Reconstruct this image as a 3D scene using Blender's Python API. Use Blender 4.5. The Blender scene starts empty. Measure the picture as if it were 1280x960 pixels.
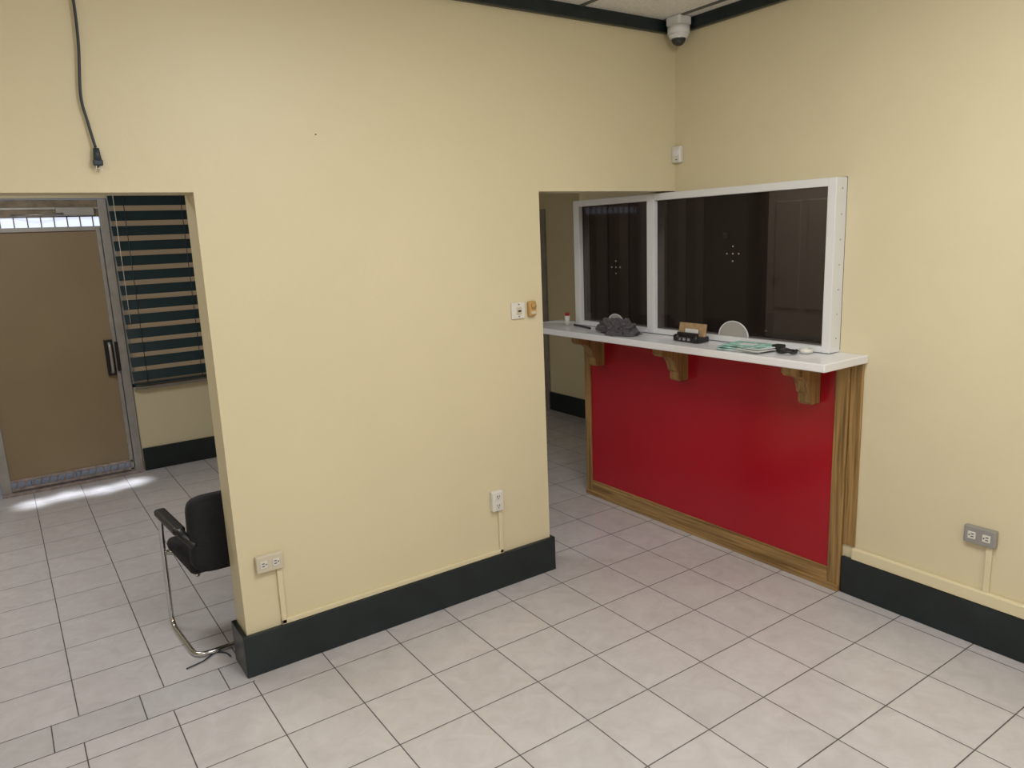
import bpy, bmesh, math, random
from mathutils import Matrix, Vector
from mathutils import noise as N
random.seed(4)
sc=bpy.context.scene
try:
    sc.view_settings.view_transform='Standard'
    sc.view_settings.look='None'
except Exception: pass

# ------------------------------------------------------------ materials
def mat(name,col,rough=.5,metal=0,spec=.5,noise=0,nscale=20,bump=0,bscale=60,emit=None,estr=0,coat=0):
    m=bpy.data.materials.new(name);m.use_nodes=True;nt=m.node_tree;b=nt.nodes['Principled BSDF']
    b.inputs['Base Color'].default_value=(*col,1);b.inputs['Roughness'].default_value=rough
    b.inputs['Metallic'].default_value=metal;b.inputs['Specular IOR Level'].default_value=spec
    b.inputs['Coat Weight'].default_value=coat
    tc=nt.nodes.new('ShaderNodeTexCoord')
    if noise:
        n=nt.nodes.new('ShaderNodeTexNoise');n.inputs['Scale'].default_value=nscale;n.inputs['Detail'].default_value=4
        nt.links.new(tc.outputs['Object'],n.inputs['Vector'])
        r=nt.nodes.new('ShaderNodeValToRGB')
        r.color_ramp.elements[0].color=(*[c*(1-noise) for c in col],1);r.color_ramp.elements[1].color=(*[min(1,c*(1+noise)) for c in col],1)
        r.color_ramp.elements[0].position=.3;r.color_ramp.elements[1].position=.7
        nt.links.new(n.outputs['Fac'],r.inputs['Fac']);nt.links.new(r.outputs['Color'],b.inputs['Base Color'])
    if bump:
        n=nt.nodes.new('ShaderNodeTexNoise');n.inputs['Scale'].default_value=bscale;n.inputs['Detail'].default_value=3
        nt.links.new(tc.outputs['Object'],n.inputs['Vector'])
        bp=nt.nodes.new('ShaderNodeBump');bp.inputs['Strength'].default_value=bump;bp.inputs['Distance'].default_value=.01
        nt.links.new(n.outputs['Fac'],bp.inputs['Height']);nt.links.new(bp.outputs['Normal'],b.inputs['Normal'])
    if emit:
        b.inputs['Emission Color'].default_value=(*emit,1);b.inputs['Emission Strength'].default_value=estr
    return m
WALL=mat('cream_paint',(.69,.612,.412),.42,spec=.4,noise=.02,nscale=1.3,bump=.15,bscale=14)
WALLB=mat('cream_paint_side',(.69,.612,.418),.40,spec=.45,noise=.025,nscale=1.6,bump=.4,bscale=9)
CREAM=mat('cream_trim_paint',(.72,.64,.43),.35)
BB=mat('dark_green_gloss_paint',(.008,.0155,.018),.3,noise=.25,nscale=8)
CEIL=mat('ceiling_tile',(.75,.74,.70),.9,noise=.12,nscale=90,bump=.4,bscale=150)
TBAR=mat('ceiling_grid',(.10,.10,.09),.5)
WHITE=mat('white_frame',(.74,.75,.76),.4)
LAM=mat('white_laminate',(.80,.80,.83),.25,noise=.03,nscale=3)
PLAST=mat('white_plastic',(.70,.68,.63),.4)
BEIGE=mat('beige_plastic',(.60,.54,.42),.4)
HOLE=mat('socket_dark',(.03,.03,.03),.6)
BLACK=mat('black_plastic',(.012,.012,.013),.4)
FAB=mat('black_fabric',(.010,.011,.014),.85,noise=.3,nscale=120,bump=.3,bscale=300)
CHROME=mat('chrome',(.62,.62,.62),.18,metal=1)
ALU=mat('brushed_aluminium',(.42,.41,.40),.4,metal=.6,noise=.12,nscale=10)
GREYM=mat('galvanised_steel',(.38,.38,.38),.4,metal=.6)
TAN=mat('tan_door_film',(.28,.21,.12),.5,noise=.06,nscale=2)
TANW=mat('tan_window_backing',(.38,.29,.18),.6,emit=(.42,.31,.20),estr=.25)  # faint emission stands in for daylight coming through the backing
BROWN=mat('brown_frame',(.24,.19,.13),.5,noise=.3,nscale=15)
SKYG=mat('daylight_glass',(.7,.8,.95),.3,emit=(.72,.80,1),estr=.9)
SLAT=mat('dark_teal_slat',(.014,.034,.040),.3)
CLOTH=mat('grey_cloth',(.11,.098,.105),.95,noise=.3,nscale=60,bump=.5,bscale=200)
CARD=mat('brown_card',(.38,.25,.13),.6,noise=.2,nscale=40)
PINK=mat('aged_metal',(.36,.30,.28),.5,metal=.3,noise=.3,nscale=30)
CORD=mat('black_cord',(.03,.04,.055),.5)
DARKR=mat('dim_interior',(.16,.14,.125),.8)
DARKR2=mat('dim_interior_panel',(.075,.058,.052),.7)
DOORP=mat('pale_door',(.44,.42,.38),.5)
RED=mat('red_laminate',(.38,.002,.014),.24,noise=.05,nscale=2,spec=.55)
PAPER=mat('teal_print_paper',(.33,.56,.50),.7,noise=.5,nscale=30)
PAPERW=mat('white_paper',(.72,.74,.72),.7)
TANPL=mat('tan_wood_plastic',(.50,.30,.10),.5)
DOME=mat('smoked_dome',(.03,.03,.035),.08)
PLATE=mat('clear_plastic_plate',(.40,.38,.36),.25)

def wood(name,axis):
    m=mat(name,(.36,.18,.05),.38);nt=m.node_tree;b=nt.nodes['Principled BSDF']
    tc=nt.nodes.new('ShaderNodeTexCoord');mp=nt.nodes.new('ShaderNodeMapping')
    s=[60,60,60];s[axis]=2.2;mp.inputs['Scale'].default_value=s
    n=nt.nodes.new('ShaderNodeTexNoise');n.inputs['Scale'].default_value=1;n.inputs['Detail'].default_value=6;n.inputs['Distortion'].default_value=.6
    r=nt.nodes.new('ShaderNodeValToRGB');e=r.color_ramp.elements
    e[0].position=.30;e[0].color=(.15,.08,.024,1);e[1].position=.62;e[1].color=(.39,.24,.09,1)
    nt.links.new(tc.outputs['Object'],mp.inputs[0]);nt.links.new(mp.outputs[0],n.inputs['Vector'])
    nt.links.new(n.outputs['Fac'],r.inputs[0]);nt.links.new(r.outputs[0],b.inputs['Base Color'])
    return m
WOODY=wood('oak_horizontal',1);WOODZ=wood('oak_vertical',2)

# tiled floor
TS=.33;OX=1.03;OY=1.375
def tilemat(name,dark=1,ox=OX,oy=OY,tx=TS,ty=TS,tint=(1,1,1)):
    m=bpy.data.materials.new(name);m.use_nodes=True;nt=m.node_tree;b=nt.nodes['Principled BSDF'];L=nt.links.new
    tc=nt.nodes.new('ShaderNodeTexCoord');sp=nt.nodes.new('ShaderNodeSeparateXYZ');L(tc.outputs['Object'],sp.inputs[0])
    def mth(op,a,bv=None):
        n=nt.nodes.new('ShaderNodeMath');n.operation=op
        for k,v in enumerate((a,bv)):
            if v is None: continue
            if isinstance(v,(int,float)): n.inputs[k].default_value=v
            else: L(v,n.inputs[k])
        return n.outputs[0]
    ds=[];cells=[]
    for o,off,t in ((sp.outputs[0],ox,tx),(sp.outputs[1],oy,ty)):
        q=mth('DIVIDE',mth('SUBTRACT',o,off-100*t),t);fr=mth('FRACT',q);cells.append(mth('FLOOR',q))
        ds.append(mth('MULTIPLY',mth('MINIMUM',fr,mth('SUBTRACT',1,fr)),t))
    d=mth('MINIMUM',ds[0],ds[1])
    wob=nt.nodes.new('ShaderNodeTexNoise');wob.inputs['Scale'].default_value=25;L(tc.outputs['Object'],wob.inputs['Vector'])
    d=mth('ADD',d,mth('MULTIPLY',mth('SUBTRACT',wob.outputs['Fac'],.5),.0015))
    mr=nt.nodes.new('ShaderNodeMapRange');mr.inputs['From Min'].default_value=.0015;mr.inputs['From Max'].default_value=.0034;L(d,mr.inputs['Value'])
    cb=nt.nodes.new('ShaderNodeCombineXYZ');L(cells[0],cb.inputs[0]);L(cells[1],cb.inputs[1])
    wn=nt.nodes.new('ShaderNodeTexWhiteNoise');wn.noise_dimensions='2D';L(cb.outputs[0],wn.inputs['Vector'])
    va=nt.nodes.new('ShaderNodeVectorMath');va.operation='ADD';L(tc.outputs['Object'],va.inputs[0])
    vs=nt.nodes.new('ShaderNodeVectorMath');vs.operation='SCALE';vs.inputs['Scale'].default_value=7;L(cb.outputs[0],vs.inputs[0]);L(vs.outputs[0],va.inputs[1])
    nz=nt.nodes.new('ShaderNodeTexNoise');nz.inputs['Scale'].default_value=9;nz.inputs['Detail'].default_value=7;nz.inputs['Roughness'].default_value=.65;nz.inputs['Distortion'].default_value=.8;L(va.outputs[0],nz.inputs['Vector'])
    r=nt.nodes.new('ShaderNodeValToRGB');e=r.color_ramp.elements
    e[0].position=.3;e[0].color=(.51*dark*tint[0],.480*dark*tint[1],.48*dark*tint[2],1);e[1].position=.65;e[1].color=(.585*dark*tint[0],.56*dark*tint[1],.565*dark*tint[2],1)
    L(nz.outputs['Fac'],r.inputs[0])
    mul=nt.nodes.new('ShaderNodeMix');mul.data_type='RGBA';mul.blend_type='MULTIPLY';mul.inputs['Factor'].default_value=1
    k=mth('ADD',mth('MULTIPLY',wn.outputs['Value'],.05),.95)
    kc=nt.nodes.new('ShaderNodeCombineXYZ')
    for q in range(3): L(k,kc.inputs[q])
    L(r.outputs[0],mul.inputs[6]);L(kc.outputs[0],mul.inputs[7])
    mx=nt.nodes.new('ShaderNodeMix');mx.data_type='RGBA';mx.inputs[6].default_value=(.085,.075,.075,1)
    L(mr.outputs[0],mx.inputs[0]);L(mul.outputs[2],mx.inputs[7]);L(mx.outputs[2],b.inputs['Base Color'])
    rr=nt.nodes.new('ShaderNodeMapRange');rr.inputs['To Min'].default_value=.8;rr.inputs['To Max'].default_value=.24;L(mr.outputs[0],rr.inputs['Value']);L(rr.outputs[0],b.inputs['Roughness'])
    bp=nt.nodes.new('ShaderNodeBump');bp.inputs['Strength'].default_value=.4;bp.inputs['Distance'].default_value=.003;L(mr.outputs[0],bp.inputs['Height']);L(bp.outputs[0],b.inputs['Normal'])
    return m
TILE=tilemat('ceramic_tile');TILE2=tilemat('threshold_tile',.93,.27-.33,3.15,.33,.205,(.97,.99,1.0))

def glassm():
    m=bpy.data.materials.new('tinted_glass');m.use_nodes=True;nt=m.node_tree;b=nt.nodes['Principled BSDF']
    b.inputs['Base Color'].default_value=(.022,.018,.017,1);b.inputs['Roughness'].default_value=.03;b.inputs['Specular IOR Level'].default_value=.45
    t=nt.nodes.new('ShaderNodeBsdfTransparent');t.inputs[0].default_value=(.66,.61,.58,1)
    x=nt.nodes.new('ShaderNodeMixShader');x.inputs[0].default_value=.55
    nt.links.new(b.outputs[0],x.inputs[1]);nt.links.new(t.outputs[0],x.inputs[2]);nt.links.new(x.outputs[0],nt.nodes['Material Output'].inputs[0])
    return m
GLASS=glassm()

# ------------------------------------------------------------ builder
class B:
    def __init__(s): s.bm=bmesh.new();s.m=[]
    def mi(s,m):
        if m not in s.m: s.m.append(m)
        return s.m.index(m)
    def _tag(s,before,m,smooth=False):
        i=s.mi(m)
        for f in s.bm.faces:
            if f not in before: f.material_index=i;f.smooth=smooth
    def box(s,a,b,m,bev=0,seg=2,rot=None,piv=None):
        before=set(s.bm.faces)
        r=bmesh.ops.create_cube(s.bm,size=1);vs=r['verts']
        for v in vs: v.co=Vector([(a[i]+b[i])/2+v.co[i]*(b[i]-a[i]) for i in range(3)])
        if bev:
            es=list({e for v in vs for e in v.link_edges})
            bmesh.ops.bevel(s.bm,geom=es,offset=bev,segments=seg,affect='EDGES',profile=.5)
        nf=[f for f in s.bm.faces if f not in before]
        if rot is not None:
            nv=list({v for f in nf for v in f.verts});c=Vector(piv) if piv else Vector([(a[i]+b[i])/2 for i in range(3)])
            bmesh.ops.rotate(s.bm,verts=nv,cent=c,matrix=rot)
        s._tag(before,m);return s
    def cyl(s,c,r,h,m,axis=2,r2=None,seg=32,smooth=True):
        before=set(s.bm.faces)
        M={2:Matrix(),0:Matrix.Rotation(math.pi/2,4,'Y'),1:Matrix.Rotation(math.pi/2,4,'X')}[axis]
        bmesh.ops.create_cone(s.bm,cap_ends=True,segments=seg,radius1=r,radius2=r if r2 is None else r2,depth=h,matrix=Matrix.Translation(c)@M)
        s._tag(before,m,smooth);return s
    def sph(s,c,r,m,sc=(1,1,1)):
        before=set(s.bm.faces)
        bmesh.ops.create_uvsphere(s.bm,u_segments=24,v_segments=16,radius=r,matrix=Matrix.Translation(c)@Matrix.Diagonal((*sc,1)))
        s._tag(before,m,True);return s
    def prism(s,pts,axis,a,b,m):
        before=set(s.bm.faces)
        def P(p,t):
            l=list(p);l.insert(axis,t);return l
        v1=[s.bm.verts.new(P(p,a)) for p in pts];v2=[s.bm.verts.new(P(p,b)) for p in pts]
        s.bm.faces.new(v1);s.bm.faces.new(v2[::-1])
        n=len(pts)
        for i in range(n): s.bm.faces.new([v1[i],v2[i],v2[(i+1)%n],v1[(i+1)%n]])
        s._tag(before,m);return s
    def tube(s,path,r,m,seg=12,sub=8):
        pts=[Vector(p) for p in path]
        sm=[]
        if sub>1 and len(pts)>2:
            for i in range(len(pts)-1):
                p0=pts[max(i-1,0)];p1=pts[i];p2=pts[i+1];p3=pts[min(i+2,len(pts)-1)]
                for k in range(sub):
                    t=k/sub;sm.append(.5*((2*p1)+(p2-p0)*t+(2*p0-5*p1+4*p2-p3)*t*t+(3*p1-p0-3*p2+p3)*t**3))
            sm.append(pts[-1])
        else: sm=pts
        before=set(s.bm.faces);rings=[];up=None
        for i,p in enumerate(sm):
            d=(sm[min(i+1,len(sm)-1)]-sm[max(i-1,0)]).normalized()
            if up is None: up=Vector((0,0,1)) if abs(d.z)<.9 else Vector((1,0,0))
            u=(up-d*up.dot(d)).normalized();w=d.cross(u);up=u
            rings.append([s.bm.verts.new(p+(u*math.cos(2*math.pi*k/seg)+w*math.sin(2*math.pi*k/seg))*r) for k in range(seg)])
        for a,b in zip(rings,rings[1:]):
            for k in range(seg): s.bm.faces.new([a[k],a[(k+1)%seg],b[(k+1)%seg],b[k]])
        s.bm.faces.new(rings[0][::-1]);s.bm.faces.new(rings[-1])
        s._tag(before,m,True);return s
    def done(s,name):
        bmesh.ops.recalc_face_normals(s.bm,faces=s.bm.faces)
        me=bpy.data.meshes.new(name);s.bm.to_mesh(me);s.bm.free()
        for m in s.m: me.materials.append(m)
        o=bpy.data.objects.new(name,me);bpy.context.collection.objects.link(o);return o
def rounded(path,rad=.05,n=5):
    P=[Vector(p) for p in path];out=[P[0]]
    for a,b,c in zip(P,P[1:],P[2:]):
        r=min(rad,(a-b).length*.45,(c-b).length*.45);p0=b+(a-b).normalized()*r;p2=b+(c-b).normalized()*r
        for k in range(n+1):
            t=k/n;out.append((1-t)**2*p0+2*t*(1-t)*b+t*t*p2)
    out.append(P[-1]);return out

# ------------------------------------------------------------ room shell
YM=3.204;YB=3.364;XR=3.4265;XL=.708;XO=2.4106;ZH=2.112;ZC=3.04;YF=7.022;XE=4.85
X0=-2.6;Y0=-2.6
B().box((X0-.1,Y0-.1,-.1),(XE+.1,YF+.4,0),TILE).done('floor')
B().box((-.55,3.15,-.02),(XL,YB-.004,.0015),TILE2).done('floor_threshold')
B().box((X0-.1,Y0-.1,ZC),(XE+.1,YF+.2,ZC+.1),CEIL).done('ceiling')
w=B();w.box((XL,YM,0),(XO,YB,ZC),WALL);w.box((-.55,YM,ZH),(XL,YB,ZC),WALL);w.box((XO,YM,ZH),(XR,YB,ZC),WALL);w.box((X0,YM,0),(-.55,YB,ZC),WALL)
w.cyl((1.23,YM-.001,2.35),.003,.005,HOLE,axis=1,seg=10)
w.done('wall_north')
B().box((XR,Y0,0),(XR+.12,2.10,ZC),WALLB).done('wall_east')
B().box((XR,2.10,2.105),(XR+.12,4.09,ZC),WALLB).done('wall_east_upper')
B().box((X0-.1,Y0-.1,0),(X0,YF+.1,ZC),WALL).done('wall_west')
B().box((X0,Y0-.1,0),(XR+.12,Y0,ZC),WALL).done('wall_south')
w=B();w.box((X0,YF,0),(-.19,YF+.12,ZC),WALL);w.box((-.19,YF,2.32),(.87,YF+.12,ZC),WALL);w.box((.87,YF,0),(XE+.1,YF+.12,.74),WALL)
w.box((.87,YF,2.5),(XE+.1,YF+.12,ZC),WALL);w.box((2.0,YF,.74),(XE+.1,YF+.12,2.5),WALL)
w.done('wall_back')
w=B();w.box((XE,2.0,0),(XE+.1,6.35,ZC),WALL);w.box((XE,6.35,2.1),(XE+.1,YF+.1,ZC),WALL)
w.box((XE,6.40,0),(XE+.05,7.02,2.1),BROWN);w.box((XE-.03,6.34,0),(XE,6.40,2.14),ALU,.004)
w.done('wall_passage')
# teller room
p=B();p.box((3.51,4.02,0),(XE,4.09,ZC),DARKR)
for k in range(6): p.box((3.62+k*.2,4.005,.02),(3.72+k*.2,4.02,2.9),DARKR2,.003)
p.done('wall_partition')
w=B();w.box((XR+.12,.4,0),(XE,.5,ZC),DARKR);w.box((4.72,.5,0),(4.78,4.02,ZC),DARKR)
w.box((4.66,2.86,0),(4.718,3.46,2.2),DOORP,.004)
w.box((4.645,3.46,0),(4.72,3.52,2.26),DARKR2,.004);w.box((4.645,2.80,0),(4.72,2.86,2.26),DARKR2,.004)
for z0,z1 in ((.15,.95),(1.3,2.05)):
    for y0 in (2.93,3.19): w.box((4.65,y0,z0),(4.665,y0+.2,z1),DOORP,.006)
w.box((4.648,3.385,1.06),(4.662,3.435,1.26),GREYM,.003);w.cyl((4.63,3.41,1.12),.014,.05,CHROME,axis=0);w.sph((4.60,3.41,1.12),.026,CHROME)
w.done('wall_teller_room')

def bbx(name,segs,m=BB):
    b=B()
    for a,c in segs: b.box(a,c,m,.006)
    return b.done(name)
bt=.022
b=B()
b.box((XL-bt,YM-bt,0),(XO+bt,YM,.198),BB,.004);b.box((XL-bt,YM-.002,0),(XL,YB+bt,.198),BB,.004);b.box((XO,YM-.002,0),(XO+bt,YB+bt,.198),BB,.004)
b.box((XL,YB,0),(XO,YB+bt,.198),BB,.004);b.box((X0,YM-bt,0),(-.55,YM,.198),BB,.004);b.done('baseboard_north')
bbx('baseboard_east',[((XR-bt,Y0,0),(XR,2.028,.2))])
bbx('baseboard_back',[((X0,YF-bt,0),(-.2,YF,.2)),((.875,YF-bt,0),(XE,YF,.2))])
bbx('baseboard_passage',[((XE-bt,4.09,0),(XE,6.33,.2))])
bbx('trim_ceiling',[((X0,YM-.03,2.972),(XR,YM,ZC)),((XR-.03,Y0,2.972),(XR,YM-.03,ZC))])
bars=B()
x=3.31
while x>X0: bars.box((x-.012,Y0,ZC-.006),(x+.012,YM-.03,ZC),TBAR);x-=.61
y=2.62
while y>Y0: bars.box((X0,y-.012,ZC-.006),(XR-.03,y+.012,ZC),TBAR);y-=.61
bars.done('trim_ceiling_grid')
b=B();b.box((.865,YM-.014,.198),(2.085,YM,.222),CREAM,.003);b.box((.865,YM-.014,.2),(.888,YM,.475),CREAM,.003);b.box((2.062,YM-.014,.2),(2.085,YM,.46),CREAM,.003);b.done('trim_cable_raceway')
b=B();b.box((XR-.028,Y0,.202),(XR,1.972,.262),CREAM,.006);b.box((XR-.016,1.335,.26),(XR,1.36,.49),CREAM,.003);b.done('trim_wall_raceway')

# ------------------------------------------------------------ wall devices
def outlet(name,cx,cz,w,h,m,wall='n',horiz=True,dep=.03):
    b=B()
    def bx(u0,z0,u1,z1,d0,d1,mm,bev=0):
        if wall=='n': b.box((cx+u0,YM-d1,cz+z0),(cx+u1,YM-d0,cz+z1),mm,bev)
        else: b.box((XR-d1,cx+u0,cz+z0),(XR-d0,cx+u1,cz+z1),mm,bev)
    bx(-w/2,-h/2,w/2,h/2,0,dep,m,.005)
    for k in (-1,1):
        ou,oz=(k*w*.23,0) if horiz else (0,k*h*.23)
        bx(ou-.016,oz-.016,ou+.016,oz+.016,dep,dep+.003,PLAST,.003)
        if horiz:
            bx(ou-.009,oz+.004,ou+.003,oz+.008,dep+.002,dep+.0036,HOLE);bx(ou-.009,oz-.008,ou+.003,oz-.004,dep+.002,dep+.0036,HOLE);bx(ou+.007,oz-.003,ou+.012,oz+.003,dep+.002,dep+.0036,HOLE)
        else:
            bx(ou+.004,oz-.002,ou+.008,oz+.009,dep+.002,dep+.0036,HOLE);bx(ou-.008,oz-.002,ou-.004,oz+.009,dep+.002,dep+.0036,HOLE);bx(ou-.003,oz-.011,ou+.003,oz-.006,dep+.002,dep+.0036,HOLE)
    return b.done(name)
outlet('electrical_outlet',.835,.515,.118,.078,BEIGE)
outlet('electrical_outlet',2.052,.505,.07,.11,PLAST,horiz=False)
outlet('electrical_outlet',1.385,.515,.13,.078,GREYM,wall='e')
b=B();b.box((2.203,YM-.012,1.462),(2.287,YM,1.548),PLAST,.004);b.box((2.232,YM-.017,1.485),(2.262,YM-.011,1.525),BEIGE,.002)
b.box((2.238,YM-.022,1.50),(2.256,YM-.016,1.508),HOLE);b.cyl((2.247,YM-.013,1.475),.003,.004,HOLE,1,seg=8);b.cyl((2.247,YM-.013,1.538),.003,.004,HOLE,1,seg=8);b.done('light_switch')
b=B();b.box((2.305,YM-.03,1.47),(2.352,YM,1.55),TANPL,.010,3);b.cyl((2.328,YM-.035,1.525),.013,.014,TANPL,1);b.box((2.315,YM-.034,1.48),(2.342,YM-.028,1.497),BEIGE,.002);b.done('thermostat')  # small tan thermostat next to the switch
b=B();b.tube([(.375,YM-.02,ZC-.07),(.382,YM-.02,2.77),(.378,YM-.02,2.62),(.362,YM-.018,2.45),(.372,YM-.016,2.36),(.385,YM-.02,2.27)],.005,CORD)
b.cyl((.386,YM-.022,2.245),.014,.045,CORD,r2=.010,seg=14);b.box((.370,YM-.034,2.205),(.402,YM-.010,2.228),CORD,.005)
for k in (-.008,.008): b.box((.386+k-.001,YM-.026,2.186),(.386+k+.001,YM-.018,2.206),CHROME)
b.cyl((.386,YM-.014,2.196),.0025,.02,CHROME,seg=8);b.done('power_cord')
b=B();b.box((XR-.032,3.138,2.27),(XR,YM,2.365),PLAST,.008,3);b.box((XR-.036,3.148,2.305),(XR-.03,3.190,2.345),WHITE,.004);b.box((XR-.034,3.16,2.285),(XR-.031,3.17,2.29),HOLE);b.done('motion_sensor')
b=B();cx,cy=3.33,3.09
b.box((cx-.05,cy-.05,2.99),(cx+.05,cy+.05,ZC),WHITE,.01);b.cyl((cx,cy,2.968),.060,.04,WHITE,r2=.062);b.cyl((cx,cy,2.940),.050,.020,WHITE,r2=.060);b.sph((cx,cy,2.926),.040,DOME,(1,1,1));b.cyl((cx,cy,2.928),.044,.008,WHITE)
b.done('security_camera')

# ------------------------------------------------------------ counter
PX=3.412
b=B()
b.box((PX,2.104,.10),(PX+.09,4.00,1.221),RED)
b.box((PX-.012,2.03,0),(XR-.001,2.10,1.218),WOODZ,.004)
b.box((PX+.002,1.965,.266),(XR-.0005,2.028,1.218),WOODZ,.003)
b.box((PX-.012,3.985,0),(XR+.08,4.045,1.218),WOODZ,.004)
b.box((PX-.012,2.10,0),(XR-.001,3.985,.10),WOODY,.004);b.box((PX-.022,2.03,0),(PX-.011,4.045,.035),WOODY,.004)
b.box((PX-.006,2.10,.10),(XR-.001,3.985,.112),WOODY,.003)
sl=[(3.07,1.955),(XR-.002,1.955),(XR-.002,2.108),(3.50,2.108),(3.50,4.38),(3.07,4.38)]
b.prism(sl,2,1.222,1.256,LAM)
b.box((3.062,1.948,1.219),(3.078,4.387,1.259),LAM,.006,3);b.box((3.07,1.948,1.219),(XR-.003,1.962,1.259),LAM,.005,3)
prof=[(3.18,1.219),(3.18,1.168),(3.20,1.150),(3.235,1.146),(3.268,1.134),(3.293,1.108),(3.305,1.075),(3.312,1.052),(3.33,1.038),(3.33,.998),(3.342,.985),(PX+.001,.985),(PX+.001,1.219)]
for y0 in (2.19,3.08,3.84): b.prism(prof,1,y0,y0+.07,WOODZ)
b.done('service_counter')
b=B();FX=3.335;FB=XR-.002;z0=1.26;z1=2.102
b.box((FX,2.10,z0),(FB,2.145,z1),WHITE,.003);b.box((FX,3.99,z0),(FB,4.05,z1),WHITE,.003);b.box((FX,3.288,z0),(FB,3.35,z1),WHITE,.003)
for a,c in ((2.145,3.288),(3.35,3.99)):
    b.box((FX,a,z0),(FB,c,z0+.03),WHITE,.003);b.box((FX,a,z1-.04),(FB,c,z1),WHITE,.003)
    b.box((FX+.03,a,z0+.03),(FX+.036,c,z1-.04),GLASS)
for k in range(7): b.cyl((FX+.05,2.0995,1.33+k*.12),.004,.003,GREYM,1,seg=8)
def holes(y,z):
    for dy,dz in ((0,0),(.04,0),(-.04,0),(0,.04),(0,-.04)):
        b.cyl((FX+.029,y+dy,z+dz),.0045,.003,PLATE,0,seg=10)
holes(3.66,1.66);holes(2.72,1.745);b.box((FX+.022,2.755,1.83),(FX+.03,2.785,1.86),BLACK,.003)
for y,r in ((3.66,.075),(2.70,.10)):
    pts=[(y+r*math.cos(math.pi*k/20),z0+.03+r*.85*math.sin(math.pi*k/20)) for k in range(21)]
    b.prism(pts,0,FX+.020,FX+.028,PLATE)
    b.tube([(FX+.02,q[0],q[1]) for q in pts],.003,WHITE,8,1)
b.done('teller_window')

# ------------------------------------------------------------ counter items
Z=1.2595
b=B();b.cyl((3.26,4.05,Z+.034),.016,.068,PLAST,r2=.018,seg=20);b.cyl((3.26,4.05,Z+.078),.015,.02,RED,seg=20);b.done('glue_bottle')
b=B();b.tube([(3.22,3.76,Z+.007),(3.27,3.98,Z+.007)],.007,BLACK,10,1);b.cyl((3.27,3.98,Z+.007),.007,.012,BLACK,1);b.done('pen')
bm=bmesh.new();bmesh.ops.create_icosphere(bm,subdivisions=6,radius=1)
for v in bm.verts:
    q=v.co.copy();n=N.fractal(q*1.4+Vector((3,1,7)),1,2,4);n2=1-2*abs(N.noise(q*2.6+Vector((9,2,4))));n3=1-2*abs(N.noise(q*5.2+Vector((1,6,4))))
    k=1+.45*n+.26*n2+.14*n3
    v.co=Vector((q.x*.068*k,q.y*.125*k+ .02*q.z,max(q.z*k,-.2)*.062))
mz=min(v.co.z for v in bm.verts)
for v in bm.verts: v.co+=Vector((3.205,3.465,Z-mz))
me=bpy.data.meshes.new('cleaning_cloth');bm.to_mesh(me);bm.free();me.materials.append(CLOTH);bpy.context.collection.objects.link(bpy.data.objects.new('cleaning_cloth',me))
b=B();oy=-.055
b.box((3.19,2.86+oy,Z),(3.28,3.05+oy,Z+.03),BLACK,.006);b.box((3.20,2.88+oy,Z+.03),(3.215,3.03+oy,Z+.052),BLACK,.003)
b.box((3.245,2.865+oy,Z+.012),(3.262,3.055+oy,Z+.10),CARD,.002,rot=Matrix.Rotation(.15,3,'Y'));b.box((3.225,2.90+oy,Z+.02),(3.235,2.99+oy,Z+.07),PAPERW,.001)
for y0 in (2.885,3.02): b.cyl((3.187,y0+oy,Z+.022),.02,.012,BLACK,0,seg=20)
for y0 in (2.92,2.955,2.99): b.box((3.186,y0+oy,Z+.008),(3.19,y0+.02+oy,Z+.022),GREYM,.001)
b.done('card_holder')
b=B()
for k,(dx,dy,rz,m) in enumerate(((0,0,.1,PAPERW),(.008,.03,.35,PAPER),(-.005,-.03,-.1,PAPERW),(0,.02,.22,PAPER),(.006,-.03,-.12,PAPERW),(.0,-.015,.05,PAPER))):
    b.box((3.11+dx,2.36+dy,Z+k*.005),(3.27+dx,2.59+dy,Z+k*.005+.004),m,rot=Matrix.Rotation(rz,3,'Z'))
b.box((3.16,2.42,Z+.029),(3.21,2.51,Z+.0305),PAPERW,rot=Matrix.Rotation(.05,3,'Z'))
b.done('banknote_stack')
b=B();b.tube([(3.215+.04*math.cos(t*.5),2.255+.05*math.sin(t*.5),Z+.008+.004*(t%3)) for t in range(26)],.0065,BLACK,8,3);b.box((3.22,2.30,Z+.014),(3.27,2.35,Z+.035),BLACK,.004)
b.done('key_lanyard')
b=B();b.tube([(3.285+.025*math.cos(a*math.pi/12),2.195+.025*math.sin(a*math.pi/12),Z+.0115) for a in range(25)],.0105,PLAST,10,1);b.done('tape_roll')

# ------------------------------------------------------------ far door
b=B();y=YF
b.box((-.10,y+.01,.10),(.765,y+.05,2.07),TAN)
for a,c in (((-.17,y-.01,0),(-.10,y+.06,2.3)),((.765,y-.01,0),(.795,y+.06,2.1)),((.80,y-.02,0),(.865,y+.06,2.31))): b.box(a,c,ALU,.004)
b.box((-.10,y-.005,2.065),(.80,y+.05,2.10),ALU,.004);b.box((-.10,y+.02,2.10),(.80,y+.03,2.175),SKYG)
for k in range(10): b.box((-.06+k*.09,y+.0,2.10),(-.052+k*.09,y+.02,2.175),BROWN)
b.box((-.10,y-.0,2.175),(.80,y+.05,2.31),BROWN,.004);b.box((-.10,y-.01,2.235),(.80,y+.0,2.25),ALU)
b.box((.50,y-.05,2.185),(.77,y-.0,2.25),ALU,.006);b.tube([(.55,y-.05,2.20),(.35,y-.10,2.19),(.20,y-.02,2.19)],.008,ALU,8,1)
b.box((-.10,y-.01,.03),(.80,y+.05,.05),PINK,.003);b.box((-.10,y-.01,.10),(.80,y+.05,.12),PINK,.003)
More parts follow.
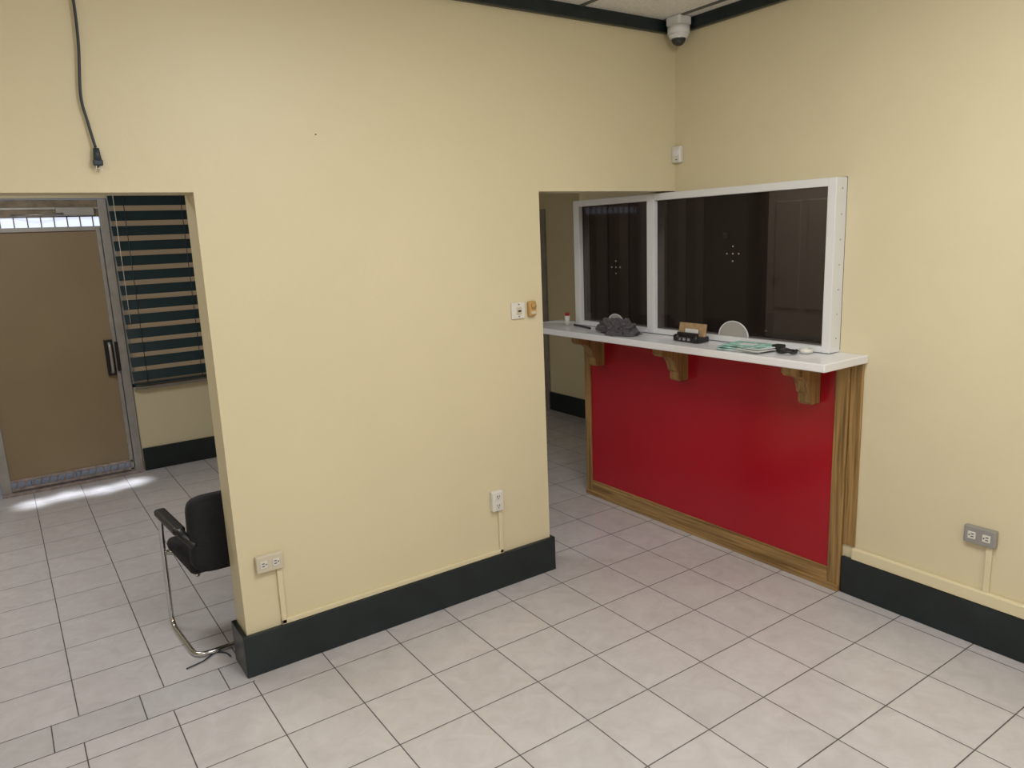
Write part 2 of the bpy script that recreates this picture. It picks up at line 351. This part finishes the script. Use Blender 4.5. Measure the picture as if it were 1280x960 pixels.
for k in range(16): b.tube([(-.08+k*.056,y+.0,.04),(-.065+k*.056,y-.004,.07),(-.05+k*.056,y,.105)],.006,PINK,6,3)
b.box((-.17,y-.05,0),(.865,y+.06,.02),PINK,.003)
b.box((.70,y-.012,.87),(.765,y+.01,1.17),BLACK,.003);b.tube([(.735,y-.01,.90),(.735,y-.06,.92),(.735,y-.06,1.12),(.735,y-.01,1.14)],.012,ALU,10,4);b.box((.775,y-.03,.90),(.80,y-.01,1.15),BLACK,.003)
b.done('door_1')
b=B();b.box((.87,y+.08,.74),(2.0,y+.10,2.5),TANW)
for a,c in (((.87,y,.74),(2.0,y+.10,.775)),((.87,y,.74),(.90,y+.10,2.5)),((1.95,y,.74),(2.0,y+.1,2.5)),((.87,y,2.46),(2.0,y+.1,2.5))): b.box(a,c,ALU,.003)
b.box((.875,y-.02,.715),(2.02,y+.0,.745),ALU,.003);b.done('window_1')
b=B();z=.80
while z<2.42:
    b.box((.875,y-.066,z),(1.98,y-.061,z+.086),SLAT,0,rot=Matrix.Rotation(-.45,3,'X'));z+=.121
b.box((.87,y-.09,2.42),(1.99,y-.03,2.47),SLAT,.004);b.box((.875,y-.08,.765),(1.98,y-.045,.785),SLAT,.004)
for xx in (.98,1.42,1.85): b.tube([(xx,y-.10,.78),(xx,y-.10,2.44)],.003,CORD,6,1)
b.tube([(.91,y-.10,1.3),(.91,y-.10,2.44)],.003,PLAST,6,1)
b.done('window_blinds')

# ------------------------------------------------------------ chair
root=bpy.data.objects.new('office_chair',None);bpy.context.collection.objects.link(root)
hw=.265
def part(b,name):
    o=b.done(name);o.parent=root;return o
b=B();t=.0125
for sx in (-1,1):
    P=rounded([(sx*hw,.08,.62),(sx*hw,.36,.62),(sx*hw,.40,.50),(sx*hw,.43,t),(sx*hw,.02,t),(0,.02,t)],.07,6)
    b.tube(P,t,CHROME,12,1)
    b.tube([(sx*hw,.405,.41),(sx*(hw-.06),.39,.40),(sx*(hw-.06),.05,.40)],t*.9,CHROME,12,1)
b.tube([(-hw,.405,.41),(hw,.405,.41)],t*.9,CHROME,12,1)
part(b,'frame')
b=B();b.box((-.24,.02,.405),(.24,.45,.475),FAB,.03,4);part(b,'seat')
b=B()
yb=lambda x:-.045+.5*x*x
def backpanel():
    W=.24;z0,z1=.43,.805;out=[]
    for k in range(40):
        a=2*math.pi*k/40;ca,sa=math.cos(a),math.sin(a);e=.28
        out.append((W*abs(ca)**e*(1 if ca>0 else -1),(z0+z1)/2+(z1-z0)/2*abs(sa)**e*(1 if sa>0 else -1)))
    bm=b.bm;f=[];r=[];zm=(z0+z1)/2
    for th,lst in ((0,f),(.045,r)):
        for (x,zz) in out: lst.append(bm.verts.new((x,yb(x)-(zz-.44)*.12+th,zz)))
    for k in range(40): bm.faces.new([f[k],f[(k+1)%40],r[(k+1)%40],r[k]])
    for lst,th in ((f,-.008),(r,.053)):
        inner=[bm.verts.new((v.co.x*.85,yb(v.co.x*.85)-(zm+(v.co.z-zm)*.85-.44)*.12+th,zm+(v.co.z-zm)*.85)) for v in lst]
        for k in range(40): bm.faces.new([lst[k],lst[(k+1)%40],inner[(k+1)%40],inner[k]])
        cv=bm.verts.new((0,yb(0)-(zm-.44)*.12+th,zm))
        for k in range(40): bm.faces.new([inner[k],inner[(k+1)%40],cv])
    for fc in bm.faces: fc.smooth=True
    b.mi(FAB)
backpanel();part(b,'backrest')
b=B()
for sx in (-1,1):
    b.box((sx*hw-.028,.02,.62),(sx*hw+.028,.37,.658),BLACK,.015,4);b.tube([(sx*hw,.05,.638),(sx*(hw-.01),.0,.62),(sx*.22,-.03,.57)],.02,BLACK,10,5)
part(b,'armrests')
root.location=(.805,3.50,0);root.rotation_euler=(0,0,math.radians(4))
b=B();b.tube([(.48,3.44,.006),(.56,3.46,.006),(.62,3.50,.006),(.66,3.47,.006),(.672,3.42,.006)],.0035,CORD,8,6);b.done('floor_cable')

# ------------------------------------------------------------ lights
def area(name,loc,sx,sy,p,col=(1,.99,.98),rot=(0,0,0),spread=None):
    l=bpy.data.lights.new(name,'AREA');l.shape='RECTANGLE';l.size=sx;l.size_y=sy;l.energy=p;l.color=col
    if spread: l.spread=spread
    o=bpy.data.objects.new(name,l);o.location=loc;o.rotation_euler=rot;bpy.context.collection.objects.link(o);return o
area('ceiling_light_a',(1.5,1.2,ZC-.02),1.2,.6,34)
area('ceiling_light_b',(-.9,.9,ZC-.02),1.2,.6,28)
area('ceiling_light_c',(1.6,-1.4,ZC-.02),1.2,.6,28)
area('ceiling_light_d',(-.1,5.0,ZC-.02),1.2,.6,36)
area('teller_room_fill',(4.1,2.6,ZC-.02),.4,.4,22)  # unseen fill added to brighten the room behind the glass
pl=bpy.data.lights.new('upper_wall_fill','POINT');pl.energy=42;pl.shadow_soft_size=.16;pl.color=(1,.99,.97)  # added fill light for the upper walls, no fixture hangs here
po=bpy.data.objects.new('upper_wall_fill',pl);po.location=(1.5,.3,2.72);bpy.context.collection.objects.link(po)
for k in range(4): area('daylight_patch_lamp_%d'%k,(.04+.23*k,YF-.36+.05*(k%2),2.05),.12,.10,.26,(.85,.92,1),(0,0,0),math.radians(9))  # lamps added indoors to make the daylight patches on the floor
wd=bpy.data.worlds.new('world');sc.world=wd;wd.use_nodes=True;wd.node_tree.nodes['Background'].inputs[0].default_value=(.6,.7,.9,1);wd.node_tree.nodes['Background'].inputs[1].default_value=.3

# ------------------------------------------------------------ camera
f,yw,pt,rl=932.28,.6001,.1983,.0411;H=1.9
R=Vector((math.cos(yw),-math.sin(yw),0));F=Vector((math.sin(yw)*math.cos(pt),math.cos(yw)*math.cos(pt),-math.sin(pt)))
U=Vector((math.sin(yw)*math.sin(pt),math.cos(yw)*math.sin(pt),math.cos(pt)))
A=R*math.cos(rl)-U*math.sin(rl);V=U*math.cos(rl)+R*math.sin(rl)
cd=bpy.data.cameras.new('camera');co=bpy.data.objects.new('camera',cd);bpy.context.collection.objects.link(co)
co.matrix_world=Matrix(((A[0],V[0],-F[0],0),(A[1],V[1],-F[1],0),(A[2],V[2],-F[2],H),(0,0,0,1)))
cd.sensor_width=36;cd.lens=f*36/1280;cd.clip_start=.05
sc.camera=co
